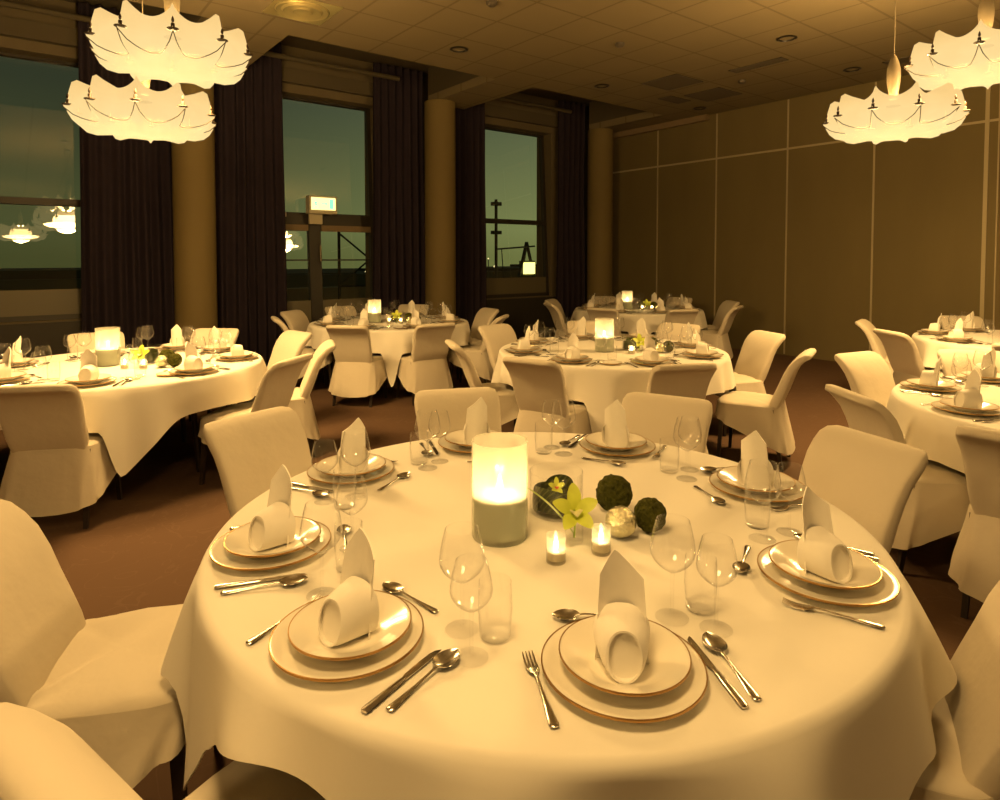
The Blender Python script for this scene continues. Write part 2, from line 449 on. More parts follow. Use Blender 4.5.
# scaffold frame with cross braces outside the terrace door
sc_ = MB()
for x in (5.05, 6.35): sc_.tube([(x, 11.6, -.04), (x, 11.6, 2.2)], .03, 8)
sc_.tube([(5.05, 11.6, 2.1), (6.35, 11.6, 2.1)], .025, 6); sc_.tube([(5.05, 11.6, 1.0), (6.35, 11.6, 2.0)], .018, 6); sc_.tube([(5.05, 11.6, 2.0), (6.35, 11.6, 1.0)], .018, 6)
sc_.tube([(5.05, 11.6, .98), (6.35, 11.6, .98)], .02, 6)
tag(link('scaffold_rack', sc_.mesh('scaffold_rack', 'scaffold')), 'scaffold frame with crossed braces outside the terrace door', 'scaffold')
for k, (x, z, s) in enumerate([(12.2, .50, .22), (13.0, .30, .14), (20.4, .40, .2), (19.0, .55, .12), (27.0, .9, .15), (29.2, 1.4, .12), (29.8, .8, .16), (28.3, 1.1, .10)]):
    c = MB().lathe([(0, -s/2), (s*.4, -s*.3), (s*.5, 0), (s*.4, s*.3), (0, s/2)], 10)
    o = link('street_lamp', None, None, (x, 39.3, -20)); tag(o, 'tiny yellow street light far outside the windows', 'light', 'distant street lights')
    c = MB().lathe([(0, z+20-s/2), (s*.4, z+20-s*.3), (s*.5, z+20), (s*.4, z+20+s*.3), (0, z+20+s/2)], 10)
    link('lamp_globe', c.mesh('lamp_globe', 'citylight'), o)
    c = MB().tube([(0, 0, 0), (0, 0, z+20-s*.45)], .04, 6); link('post', c.mesh('post', 'scaffold'), o)

# exit sign and notices at the terrace door
sg = link('exit_sign', None, None, (3.70, YW-.02, 2.18)); tag(sg, 'lit emergency exit sign box above the glazed terrace door', 'sign')
b = MB().box(-.21, .21, -.09, .06, 0, .26); link('housing', b.mesh('housing', 'signbox', False), sg)
b = MB().box(-.185, .185, -.096, -.0905, .055, .235); link('face', b.mesh('face', 'signface', False), sg)
g = MB()
for x0 in (-.14, .05):
    pass
# running figure, arrow, doorway
g.tube([(-.13, -.098, .19), (-.125, -.098, .20)], .014, 8)
g.tube([(-.125, -.098, .175), (-.115, -.098, .13)], .012, 6)
g.tube([(-.115, -.098, .13), (-.14, -.098, .105), (-.155, -.098, .075)], .008, 6); g.tube([(-.115, -.098, .13), (-.09, -.098, .11), (-.09, -.098, .075)], .008, 6)
g.tube([(-.15, -.098, .15), (-.125, -.098, .17), (-.095, -.098, .155)], .006, 6)
g.box(-.03, .03, -.1, -.097, .135, .155); g.add([(.03, -.099, .115), (.06, -.099, .145), (.03, -.099, .175)], [(0, 1, 2)])
g.box(.09, .15, -.1, -.097, .075, .215)
link('pictogram', g.mesh('pictogram', 'signgreen', False), sg)
b = MB().box(0, .2, -.02, .02, 0, .15); tag(link('door_closer', b.mesh('door_closer', 'signbox', False), None, (3.52, YW-.0, 2.03)), 'small beige door closer box under the exit sign', 'door closer')
b = MB().box(0, .2, -.006, .006, 0, .07); tag(link('notice', b.mesh('notice', 'paper', False), None, (3.02, YW+.09, 2.13)), 'small pale notice on the door head left of the exit sign', 'notice')

# ------------------------------------------------------------------ ceiling fittings
ring = MB().lathe([(.105, .0), (.11, -.006), (.085, -.012), (.078, .0), (.07, .05), (.06, .09), (0, .09)], 28)
bulb = MB().lathe([(0, .02), (.025, .025), (.035, .045), (.03, .07), (0, .075)], 16)
DL = Proto('downlight', [('trim_ring', ring.mesh('trim_ring', 'dark')), ('bulb', bulb.mesh('bulb', 'chrome'))])
dls = [(4.28, 6.34, 'unlit round downlight in the ceiling nearest the second column'),
       (6.81, 6.43, 'unlit round downlight in the ceiling before the far window'),
       (6.98, 3.78, 'unlit round downlight in the ceiling left of the right-hand lamps'),
       (8.80, 3.87, 'unlit downlight close to the partition, beside the lower right-hand lamp'),
       (9.10, 6.40, 'unlit downlight close to the partition near the far corner')]
for x, y, l in dls: DL.place((x, y, H-.0035), 0, l, 'downlight', 'ceiling downlights')
# cut-outs are shallow dark cups: the ceiling slab is solid, so the cups sit just below it
def vent(x, y, sx, sy, label, cat='vent', mat='grille'):
    t = link('ceiling_vent', None, None, (x, y, H)); tag(t, label, cat, 'ceiling vents')
    f = MB(); w = .02
    f.box(-sx, sx, -sy, -sy+w, -.012, -.001); f.box(-sx, sx, sy-w, sy, -.012, -.001); f.box(-sx, -sx+w, -sy, sy, -.012, -.001); f.box(sx-w, sx, -sy, sy, -.012, -.001)
    link('frame', f.mesh('frame', mat, False), t)
    s = MB(); n = max(2, int(2*sy/.045))
    for k in range(n):
        y0 = -sy+w+(2*sy-2*w)*k/n; s.add([(-sx+w, y0, -.002), (sx-w, y0, -.002), (sx-w, y0+.03, -.012), (-sx+w, y0+.03, -.012)], [(0, 1, 2, 3)])
    link('slats', s.mesh('slats', mat, False), t)
vent(7.45, 5.70, .30, .30, 'square dark air grille in the ceiling, the one nearer the downlights')
vent(8.50, 5.75, .30, .30, 'square dark air grille in the ceiling, the one nearer the partition')
vent(8.30, 6.30, .25, .12, 'short dark grille between the two square ceiling grilles and the corner')
vent(7.66, 4.53, .09, .36, 'long narrow slot vent in the ceiling')
vent(8.9, 3.2, .12, .3, 'slot vent in the ceiling behind the right-hand lamps')
sm = MB().lathe([(0, -.045), (.03, -.045), (.05, -.03), (.055, -.001), (0, -.001)], 20)
for x, y, l in [(5.63, 5.04, 'small round smoke detector in the middle of the ceiling'), (3.75, 4.99, 'small round smoke detector at the top edge of the ceiling'), (8.15, 5.05, 'small round detector between slot vent and square grilles')]:
    tag(link('smoke_detector', sm.mesh('smoke_detector', 'grille'), None, (x, y, H)), l, 'smoke detector', 'smoke detectors')
# swirl diffuser
df = link('ceiling_diffuser', None, None, (2.38, 6.30, H)); df.rotation_euler.z = 0
tag(df, 'square shiny ceiling diffuser with a round ring, above the left-hand lamps', 'diffuser')
f = MB(); n = 48
sqr = []; cir = []
for k in range(n):
    a = 2*pi*k/n; s = .30/max(abs(cos(a)), abs(sin(a))); sqr.append((s*cos(a), s*sin(a), -.006)); cir.append((.265*cos(a), .265*sin(a), -.010))
f.grid([sqr, cir], True); f.grid([[(x, y, -.0005) for x, y, z in sqr], sqr], True)
link('frame', f.mesh('frame', 'brass', False), df)
f = MB().lathe([(.262, -.010), (.25, -.022), (.235, -.012), (.20, -.010), (.18, -.026), (.15, -.012), (.11, -.012), (.09, -.028), (.06, -.014), (0, -.014)], 48)
link('ring', f.mesh('ring', 'brass'), df)

# ------------------------------------------------------------------ chandeliers
NARM = 10
def shade_pt(th, s, infl=1.0):
    """s: 0 = top opening rim, 1 = bottom centre"""
    prof = [(.74, .36), (.86, .40), (.925, .36), (.955, .25), (.985, .12), (1.0, .03), (.985, -.07), (.93, -.17), (.84, -.25), (.70, -.29), (.5, -.285), (.25, -.27), (0.001, -.26)]
    t = s*(len(prof)-1); i = min(int(t), len(prof)-2); u = t-i
    r = prof[i][0]*(1-u)+prof[i+1][0]*u; z = prof[i][1]*(1-u)+prof[i+1][1]*u
    arch = abs(sin(NARM*th/2))**.62               # 0 on an arm, 1 midway between arms
    rin = 1-.105*arch*min(1, r*1.2)
    zf = 1-(.46 if z > .1 else .60)*arch*min(1, max(0, (r-.45)*2.2))
    # small horn at every arm's widest point
    horn = exp(-((z-.02)/.035)**2)*max(0, 1-arch*5)*.035
    r = (r*rin+horn)*infl
    return Vector((r*cos(th), r*sin(th), z*zf*infl))
def make_chandelier():
    R = .487
    nth = NARM*20; ns = 48
    rows = [[tuple(shade_pt(2*pi*k/nth, i/ns)*R) for k in range(nth)] for i in range(ns+1)]
    mb = MB().grid(rows, True)
    # inner lip up top so the skin closes towards the stem
    top = [(v[0]*.16, v[1]*.16, .22*R) for v in rows[0]]
    mb.grid([top, rows[0]], True)
    parts = [('lamp_shade', mb.mesh('lamp_shade', 'shade', True, None))]
    for a in range(NARM):
        th = 2*pi*a/NARM
        e = Vector((cos(th), sin(th), 0))
        m = MB()
        base = e*(.975*R); base.z = .02*R
        T = Matrix.Translation(base)
        m.lathe([(0, 0), (.022, .0), (.036, .008), (.034, .012), (.012, .014), (.011, .040), (.009, .044), (0, .044)], 14, T)
        m.lathe([(0, .044), (.007, .050), (.009, .062), (.005, .078), (0, .088)], 10, T)
        parts.append(('socket', m.mesh('socket', 'socket')))
        m = MB(); th2 = 2*pi*(a+1)/NARM
        pts = []
        for k in range(15):
            u = k/14; tt = th+(th2-th)*u; dip = 1-abs(2*u-1)**3.0
            s = .44+.30*dip
            pts.append(shade_pt(tt, s, 1.012)*R)
        m.tube(pts, .003, 5); parts.append(('wire_arm', m.mesh('wire_arm', 'wire')))
    m = MB().lathe([(0, .162), (.031, .162), (.031, .17), (.035, .22), (.046, .29), (.050, .35), (.046, .41), (.034, .46), (.016, .505), (.004, .52), (0, .52)], 20)
    parts.append(('stem', m.mesh('stem', 'stem')))
    return parts
CH = make_chandelier()
cord_mesh = {}
def chandelier(X, Z, z, label, power, rz=0):
    x, y = X, Z
    t = link('chandelier', None, None, (x, y, z), rz); tag(t, label, 'chandelier', 'scalloped hanging lamps')
    for n_, me in CH: link(n_, me, t)
    c = MB().tube([(0, 0, .5), (0, 0, H-z-.02)], .004, 6); c.lathe([(0, H-z-.03), (.05, H-z-.03), (.05, H-z-.001), (0, H-z-.001)], 16)
    link('cord', c.mesh('cord', 'stem'), t)
    for nm_, zz, flip, e_ in (('lamp_bulb_down', -.06, 0, power), ('lamp_bulb_up', .04, pi, power*.30)):
        L = D.lights.new(nm_, 'AREA'); L.shape = 'DISK'; L.size = .70; L.energy = e_; L.color = LIGHTCOL
        lo = D.objects.new(nm_, L); COL.objects.link(lo); lo.parent = t; lo.location = (0, 0, zz); lo.rotation_euler = (flip, 0, 0)
    L = D.lights.new('lamp_bulb', 'POINT'); L.energy = power*.72; L.color = LIGHTCOL; L.shadow_soft_size = .2
    lo = D.objects.new('lamp_bulb', L); COL.objects.link(lo); lo.parent = t
    return t
LIGHTCOL = (1.0, .60, .205)
PW = 820
p = fromcam(-2.19, 4.33); chandelier(p[0], p[1], 2.905, 'higher of the two glowing scalloped lamps hanging before the first window', PW*.79, .13)
p = fromcam(-2.63, 4.77); chandelier(p[0], p[1], 2.585, 'lower of the two glowing scalloped lamps hanging before the first window', PW*.79, .05)
p = fromcam(3.17, 5.2); chandelier(p[0], p[1], 2.655, 'lower of the two glowing scalloped lamps hanging in front of the brown partition', PW*.84, .09)
p = fromcam(3.6, 4.80); chandelier(p[0], p[1], 3.00, 'higher glowing scalloped lamp in front of the brown partition, cut by the picture edge', PW*.84, .2)
# unseen lamps of the same make, added to brighten the front of the room
chandelier(-2.6, .9, 2.8, 'added scalloped fill lamp beside the photographer, outside the picture', PW*.35)
chandelier(2.4, -2.6, 2.8, 'added scalloped fill lamp behind the photographer, outside the picture', PW*.25)
q_ = fromcam(-.25, .75); chandelier(q_[0], q_[1], 3.0, 'added scalloped fill lamp above the front table, outside the picture', PW*.36)  # added overhead, out of view, to lift the light on the front table

# ------------------------------------------------------------------ chairs
def rrect(w, t, n=7, e=.5):
    """closed loop of a rounded rectangle, superellipse"""
    out = []
    N_ = 4*n
    for k in range(N_):
        a = 2*pi*k/N_
        c, s = cos(a), sin(a)
        out.append((w*math.copysign(abs(c)**e, c), t*math.copysign(abs(s)**e, s)))
    return out
def make_chair():
    # backrest: curved, leaning back and rolled over at the top
    path = [(-.146, .40, .180, .030), (-.160, .45, .190, .034), (-.176, .49, .198, .037), (-.201, .55, .203, .037), (-.228, .62, .205, .035), (-.254, .69, .210, .033),
            (-.284, .75, .215, .031), (-.316, .79, .219, .029), (-.346, .82, .219, .027), (-.374, .836, .212, .025), (-.396, .842, .195, .020), (-.408, .842, .165, .010)]
    rows = []
    for i, (y, z, w, t) in enumerate(path):
        a = path[max(i-1, 0)]; b = path[min(i+1, len(path)-1)]
        tv = Vector((0, b[0]-a[0], b[1]-a[1])).normalized(); nv = Vector((0, -tv.z, tv.y))   # backward normal
        rows.append([(u, y+nv.y*v, z+nv.z*v) for u, v in rrect(w, t, 8, .32)])
    mb = MB().loft(rows)
    back = mb.mesh('backrest', 'cover', True, 80)
    # seat outline
    def outline(k, n):
        a = 2*pi*k/n; c, s = cos(a), sin(a); e = .42
        u = math.copysign(abs(c)**e, c); v = math.copysign(abs(s)**e, s)
        w = .222+.028*(v+1)/2
        return u*w, v*.225+.02, u, v
    n = 72
    rows = []
    for sc, z in ((.02, .478), (.35, .478), (.65, .476), (.85, .472), (.95, .465), (1.0, .452), (1.005, .43)):
        rows.append([(outline(k, n)[0]*sc, (outline(k, n)[1]-.02)*sc+.02, z-.01*(outline(k, n)[3] < 0)*sc*0) for k in range(n)])
    rows = [[(x, y, z+.0045*sin(17*math.atan2(y+.25, x-.26))*max(0, min(1, (.24-y)/.2))*(sc_k < 5)+.004*sin(13*math.atan2(y+.25, x+.26))*(sc_k < 5)) for x, y, z in r_] for sc_k, r_ in enumerate(rows)]
    mb = MB().grid(rows, True); mb.f.append(tuple(range(n)))
    seat = mb.mesh('seat', 'cover', True, 80)
    rows = []; nh = 12
    for j in range(nh+1):
        h = j/nh; row = []
        for k in range(n):
            x, y, u, v = outline(k, n)
            hem = .105+.25*((v+1)/2)**1.0 + .025*abs(u)**2*(1-v)/2
            z = .455+(hem-.455)*h
            rear = (1-v)/2
            fl = 1+(.10+.16*rear*abs(u)**2+.035*sin(k*2*pi/n*9+1)+.03*sin(k*2*pi/n*14+6*h))*h**1.2
            row.append((x*fl, (y-.02)*(1+(.10*rear+.02+.02*sin(k*2*pi/n*11))*h)+.02 - .05*rear*h, z))
        rows.append(row)
    inner = [[(p[0]*.985, (p[1]-.02)*.985+.02, p[2]) for p in r] for r in rows[::-1]]
    mb = MB().grid(rows+inner, True)
    skirt = mb.mesh('skirt', 'cover', True, 80)
    legs = []
    for sx in (-1, 1):
        for sy in (-1, 1):
            m = MB().taper_box((sx*.215 if sy > 0 else sx*.20, .215 if sy > 0 else -.23, 0), (sx*.19, sy*.17+.02, .44), .022, .034)
            legs.append(('leg', m.mesh('leg', 'leg', False)))
    return Proto('banquet_chair', [('backrest', back), ('seat', seat), ('skirt', skirt)]+legs)
CHAIR = make_chair()

# ------------------------------------------------------------------ tableware
TZ = .755
def make_plate(r, h, rim_r, well):
    prof = [(0, .002), (well*.98, .002), (well, .0)]
    outer = [(0, 0.003), (well*.8, .0), (well*.86, .0), (well*.9, .004), (r*.90, h*.72), (r, h)]
    inner = [(r, h+.002), (r*.985, h+.003), (r*.9, h*.78+.004), (well*.98, .010), (well*.9, .007), (0, .007)]
    body = MB().lathe(outer+inner, 56)
    band = MB().lathe([(r*1.0005, h-.0012), (r*1.004, h+.001), (r*1.001, h+.0036), (r*.986, h+.0036), (r*.984, h+.0028)], 64)
    return body, band
def plate_proto(name, *a):
    b, g = make_plate(*a)
    return Proto(name, [('plate', b.mesh('plate', 'china', True, 50)), ('gold_rim', g.mesh('gold_rim', 'gold_rim', True, 50))])
CHARGER = plate_proto('charger_plate', .155, .020, .05, .105)
def bowl_plate():
    r, h = .124, .030
    body = MB().lathe([(0, .003), (.055, .0), (.062, .0), (.066, .004), (.09, .016), (r*.93, h*.85), (r, h), (r, h+.0025), (r*.985, h+.003), (r*.93, h*.88+.003), (.088, .021), (.07, .010), (.05, .007), (0, .007)], 56)
    band = MB().lathe([(r*1.0005, h-.001), (r*1.005, h+.001), (r*1.001, h+.0036), (r*.986, h+.0036), (r*.983, h+.0028)], 64)
    return Proto('soup_plate', [('plate', body.mesh('plate', 'china', True, 50)), ('gold_rim', band.mesh('gold_rim', 'gold_rim', True, 50))])
SOUP = bowl_plate()
SAUCER = plate_proto('side_plate', .085, .012, .03, .055)

def make_napkin():
    mb = MB()
    nu, nv = 12, 12
    def topz(u):   # u 0..1 left to right seen by the diner
        return .203-.050*max(0, (u-.36)/.64)**.9-.045*max(0, (.36-u)/.36)**1.2
    front = []; back = []
    for j in range(nv+1):
        v = j/nv; rf = []; rb = []
        for i in range(nu+1):
            u = i/nu; w = .052-.010*v
            x = (u-.5)*2*w
            y = .036-.030*(abs(u-.5)*2)**2*(1-.45*v)+.012*v
            z = topz(u)*v
            rf.append((x, y, z)); rb.append((x, y+.004, z))
        front.append(rf); back.append(rb)
    rows = [f+b[::-1] for f, b in zip(front, back)]
    mb.loft(rows)
    panel = mb.mesh('back_flap', 'napkin', True, 50)
    # folded front: a tapering sleeve with a tall oval mouth towards the diner
    mb = MB(); n = 40; L = 9
    def ring(s, k, d):
        a = 2*pi*k/n; c, q = cos(a), sin(a)
        wx = .033+.022*s**.55-d*1.2; hz = .044+.008*s**.6-d
        x = wx*math.copysign(abs(c)**(.85 if q > 0 else .85-.55*s), c)
        z = .0455+hz*q + .005*s
        lean = -.022*(1-s)*(1-(z/.11))
        y = -.036+.070*s+lean
        return (x, y, max(z, .001+d*.2))
    rows = [[ring(i/L, k, 0) for k in range(n)] for i in range(L, -1, -1)]
    rows += [[ring(i/L, k, .0035+.0012*i) for k in range(n)] for i in range(0, 2)]
    mb.grid(rows, True)
    o = len(mb.v)-n; mb.f.append(tuple(o+k for k in range(n)))
    sleeve = mb.mesh('front_fold', 'napkin', True, 50)
    return Proto('folded_napkin', [('back_flap', panel), ('front_fold', sleeve)])
NAPKIN = make_napkin()

def oval_rows(rows, n=10):
    out = []
    for y, w, z, t in rows:
        out.append([(w*cos(2*pi*k/n), y, z+t*sin(2*pi*k/n)) for k in range(n)])
    return out
HANDLE = [(-.100, .002, .004, .001), (-.098, .0075, .004, .0022), (-.090, .0090, .004, .0025), (-.075, .0078, .0045, .0022), (-.04, .0048, .006, .0020), (-.005, .0034, .008, .0019), (.02, .0032, .010, .0019)]
def make_spoon(s=1.0):
    mb = MB().loft(oval_rows(HANDLE+[(.034, .004, .0095, .0015)]))
    rows_o = []; rows_i = []
    L = .068; y0 = .030
    for j in range(11):
        v = j/10; y = y0+L*v
        w = .0215*(sin(pi*min(1, v*1.0))**.55 if 0 < v < 1 else .0)*(1.06-.28*(v-.5)) + .001
        ro = []
        for i in range(9):
            u = (i/8-.5)*2
            dz = .0085*(1-u*u)*sin(pi*v)**.8 if 0 < v < 1 else 0
            ro.append((u*w, y, .0105-dz))
        rows_o.append(ro); rows_i.append([(a*.95, b, c+.0014) for a, b, c in ro])
    rows = [a+b[::-1] for a, b in zip(rows_o, rows_i)]
    mb.loft(rows)
    for i, p in enumerate(mb.v): mb.v[i] = (p[0]*s, p[1]*s, p[2]*s)
    return Proto('spoon', [('spoon', mb.mesh('spoon', 'steel', True, 60))])
def make_fork():
    mb = MB().loft(oval_rows(HANDLE+[(.035, .004, .010, .0018), (.042, .0085, .0085, .0014), (.050, .0120, .006, .0013), (.058, .0125, .005, .0012)]))
    for k in range(4):
        x = (k-1.5)*.0066
        rows = [[(x+a*w, y, z+b*.0011) for a, b in ((-1, -1), (1, -1), (1, 1), (-1, 1))] for y, w, z in ((.055, .0022, .005), (.075, .0019, .0045), (.092, .0016, .007), (.102, .0007, .010))]
        mb.loft(rows)
    return Proto('fork', [('fork', mb.mesh('fork', 'steel', True, 50))])
def make_knife():
    mb = MB().loft(oval_rows([(-.105, .002, .006, .001), (-.103, .0075, .006, .0035), (-.095, .0090, .006, .0042), (-.05, .0075, .006, .004), (-.005, .0062, .006, .0035), (.0, .0050, .006, .003)]))
    rows = []
    for y, x0, x1 in ((-.004, -.004, .004), (.01, -.0085, .005), (.05, -.0100, .005), (.085, -.0095, .005), (.100, -.006, .0045), (.108, .0005, .0035)):
        rows.append([(x0, y, .0055), (x1, y, .0050), (x1, y, .0066), (x0, y, .0058)])
    mb.loft(rows)
    return Proto('knife', [('knife', mb.mesh('knife', 'steel', True, 40))])
SPOON, DSPOON, FORK, KNIFE = make_spoon(), make_spoon(.92), make_fork(), make_knife()
DSPOON.name = 'dessert_spoon'
def wine_glass(name, s, bowl_r, rim_r, bowl_h, stem_h, foot_r):
    z0 = stem_h; b = []
    K = 12
    for k in range(K+1):
        v = k/K
        if v < .42: r = bowl_r*sin(v/.42*pi/2)**.75
        else: r = bowl_r+(rim_r-bowl_r)*((v-.42)/.58)**1.5
        b.append((max(r, .004), z0+bowl_h*v))
    inner = [(max(r-.0012, .0), z+.0008) for r, z in b[::-1]]
    bowl = MB().lathe(b+inner+[(0, z0+.002)], 32)
    stem = MB().lathe([(.0055, .004), (.0038, .015), (.0034, stem_h*.6), (.004, stem_h*.9), (.006, stem_h+.002)], 12)
    foot = MB().lathe([(0, 0), (foot_r, 0), (foot_r, .0015), (foot_r*.5, .003), (.006, .006), (0, .006)], 32)
    return Proto(name, [('bowl', bowl.mesh('bowl', 'glass', True, 60)), ('stem', stem.mesh('stem', 'glass')), ('foot', foot.mesh('foot', 'glass', True, 40))]), (b, inner, z0, stem_h, foot_r)
WINE, W1 = wine_glass('wine_glass', 1, .049, .036, .118, .100, .036)
WINE2, W2 = wine_glass('small_wine_glass', 1, .043, .031, .104, .092, .034)
def joined_glass(P, name):
    mb = MB()
    for pt in P.parts:
        me = pt[1]; mb.add([v.co[:] for v in me.vertices], [tuple(p.vertices) for p in me.polygons])
    return Proto(name, [(name, mb.mesh(name, 'glass', True, 50))])
WINE_F = joined_glass(WINE, 'wine_glass'); WINE2_F = joined_glass(WINE2, 'small_wine_glass')
tb = MB().lathe([(0, 0), (.029, 0), (.0325, .004), (.0365, .06), (.0345, .118), (.0333, .118), (.0352, .06), (.031, .012), (0, .010)], 32)
TUMBLER = Proto('tumbler', [('tumbler', tb.mesh('tumbler', 'glass', True, 50))])

# ------------------------------------------------------------------ centrepieces
def make_hurricane(name='hurricane_candle'):
    R_, Hh = .080, .275
    gl = MB().lathe([(0, 0), (R_*.96, 0), (R_, .006), (R_, Hh), (R_-.004, Hh), (R_-.004, .012), (0, .010)], 48)
    wx = MB().lathe([(0, .0105), (R_-.007, .0125), (R_-.007, .118), (R_-.012, .124), (.04, .121), (.01, .118), (0, .118)], 40)
    wk = MB().tube([(0, 0, .117), (.001, 0, .13)], .0015, 6)
    fm = MB().lathe([(0, .126), (.005, .130), (.008, .140), (.0065, .152), (.003, .166), (0, .178)], 14)
    return Proto(name, [('glass_cylinder', gl.mesh('glass_cylinder', 'frosted')), ('candle', wx.mesh('candle', 'wax'), [('wick', wk.mesh('wick', 'wick'))]), ('flame', fm.mesh('flame', 'flame'))])
HURR = make_hurricane()
def make_tealight():
    r, h = .026, .070
    gl = MB().lathe([(0, 0), (r*.95, 0), (r, .003), (r, h), (r-.002, h), (r-.002, .008), (0, .007)], 28)
    cp = MB().lathe([(0, .0075), (r-.0035, .0085), (r-.0035, .030), (r-.006, .032), (0, .030)], 28)
    fm = MB().lathe([(0, .032), (.004, .036), (.006, .044), (.0045, .053), (.002, .060), (0, .066)], 12)
    return Proto('tealight_holder', [('glass_cup', gl.mesh('glass_cup', 'clearcup')), ('tealight', cp.mesh('tealight', 'silver_cup')), ('flame', fm.mesh('flame', 'flame'))])
TEA = make_tealight()
def lumpy(r, seed, amp, n1=30, n2=20, squash=1.0, freq=9):
    rnd = random.Random(seed); ph = [(rnd.uniform(0, 6), rnd.uniform(-1, 1), rnd.uniform(-1, 1), rnd.uniform(-1, 1)) for _ in range(14)]
    rows = []
    for j in range(n2+1):
        b = pi*j/n2
        row = []
        for k in range(n1):
            a = 2*pi*k/n1; d = Vector((sin(b)*cos(a), sin(b)*sin(a), -cos(b)))
            q = 1+amp*sum(sin(freq*(d.x*p[1]+d.y*p[2]+d.z*p[3])*1.3+p[0]) for p in ph)/14*2.5
            row.append((d.x*r*q, d.y*r*q, r*squash+d.z*r*q*squash))
        rows.append(row)
    return MB().grid(rows, True)
moss_m = lumpy(.056, 3, .05, 72, 44, 1.0, 16).mesh('moss_ball', 'moss', True, None)
moss_m2 = lumpy(.046, 8, .05, 64, 40, 1.06, 12).mesh('moss_ball', 'moss', True, None)
gold_m = lumpy(.044, 5, .02, 32, 20, 1.0, 7).mesh('gold_ball', 'mercury', True, None)
MOSS = Proto('moss_ball', [('moss_ball', moss_m)]); MOSS2 = Proto('moss_ball', [('moss_ball', moss_m2)]); GOLD = Proto('gold_ball', [('gold_ball', gold_m)])
def leaf_strip(p0, p1, p2, w, th=.0012, n=10):
    p0, p1, p2 = Vector(p0), Vector(p1), Vector(p2); rows = []
    for i in range(n+1):
        t = i/n; p = p0*(1-t)**2+p1*2*t*(1-t)+p2*t*t
        d = ((p1-p0)*(1-t)+(p2-p1)*t).normalized(); s = d.cross(Vector((0, 0, 1)))
        s = s.normalized() if s.length > 1e-4 else Vector((1, 0, 0)); nn = s.cross(d).normalized()
        ww = w*max(.06, sin(pi*min(.97, t*.93+.05))**.7)
        rows.append([tuple(p-s*ww), tuple(p-nn*ww*.25), tuple(p+s*ww), tuple(p-nn*ww*.25+nn*th)])
    return rows
def make_bowl():
    R_, h = .083, .130
    gl = MB().lathe([(0, 0), (R_*.93, 0), (R_, .012), (R_*1.0, h), (R_*.985, h), (R_*.98, .014), (0, .009)], 40)
    parts = [('glass_bowl', gl.mesh('glass_bowl', 'glass'))]
    rnd = random.Random(2)
    # broad leaves curled round the inside wall
    for k in range(4):
        a0 = k*1.6; mb = MB(); rows = []
        for i in range(17):
            a = a0+i/16*2.5; rr = R_*.88-.006*k
            z0 = .012+.01*k*.5; hh = (.062+.012*(k % 2))*sin(pi*min(.98, .06+i/16*.92))**.22
            rows.append([(rr*cos(a), rr*sin(a), z0), (rr*1.02*cos(a), rr*1.02*sin(a), z0+hh*.5), (rr*.97*cos(a), rr*.97*sin(a), z0+hh), (rr*.95*cos(a), rr*.95*sin(a), z0+hh*.5)])
        mb.loft(rows); parts.append(('leaf', mb.mesh('leaf', 'leaf', True, 60)))
    for k in range(2):
        mb = MB(); a = .9+k*2.1
        mb.loft(leaf_strip((.06*cos(a), .06*sin(a), .02), (0, 0, .10), (-.05*cos(a+.5), -.05*sin(a+.5), .05), .022)); parts.append(('leaf', mb.mesh('leaf', 'leaf', True, 60)))
    return Proto('leaf_bowl', parts)
BOWL = make_bowl()
def flower_parts(base, scale, face):
    """an orchid bloom: five petals and a lip; face = direction it looks"""
    face = Vector(face).normalized(); up = Vector((0, 0, 1)); r = face.cross(up).normalized(); u = r.cross(face)
    base = Vector(base); out = []
    for k in range(5):
        a = radians(90+72*k); d = r*cos(a)+u*sin(a)
        mb = MB(); rows = []
        L = scale*(1.0 if k else 1.1); n = 9
        for i in range(n+1):
            t = i/n; wv = scale*.30*sin(pi*min(.98, .08+t*.9))**.7
            c = base+d*(L*t)+face*(scale*(.95*t-.45*t*t))
            s = face.cross(d).normalized()
            rows.append([tuple(c-s*wv+face*wv*.25), tuple(c), tuple(c+s*wv+face*wv*.25), tuple(c-face*.0012)])
        mb.loft(rows); out.append(('petal', mb.mesh('petal', 'petal', True, 70)))
    mb = MB(); rows = []
    for i in range(8):
        t = i/7; c = base+face*(scale*.55*t)-u*(scale*.25*t*t); wv = scale*(.12+.16*t)
        rows.append([tuple(c-r*wv+u*wv*.6), tuple(c-u*wv*.4), tuple(c+r*wv+u*wv*.6), tuple(c+u*.002)])
    mb.loft(rows); out.append(('lip', mb.mesh('lip', 'lip', True, 70)))
    return out
def make_orchid():
    r, h = .026, .060
    gl = MB().lathe([(0, 0), (r*.94, 0), (r, .004), (r, h), (r-.002, h), (r-.002, .009), (0, .007)], 28)
    parts = [('vase', gl.mesh('vase', 'glass'))]
    st = MB().tube([(0, 0, .01), (.004, .0, .05), (.0, .0, .09)], .003, 6); parts.append(('stem', st.mesh('stem', 'blade')))
    parts += flower_parts((0, 0, .080), .066, (-.35, -.55, .55))
    bl = MB().loft(leaf_strip((0, .0, .02), (-.03, .05, .10), (-.075, .12, .135), .006)); parts.append(('grass_blade', bl.mesh('grass_blade', 'blade', True, 60)))
    return Proto('orchid', parts)
ORCHID = make_orchid()

def candle_light(x, y, z, e, r=.012, parent=None):
    L = D.lights.new('candle_light', 'POINT'); L.energy = e; L.color = (1, .60, .22); L.shadow_soft_size = r
    o = D.objects.new('candle_light', L); COL.objects.link(o); o.location = (x, y, z)
    if parent:
        o.parent = parent; o.matrix_parent_inverse = Matrix(); o.location = (0, 0, z-parent.location.z)

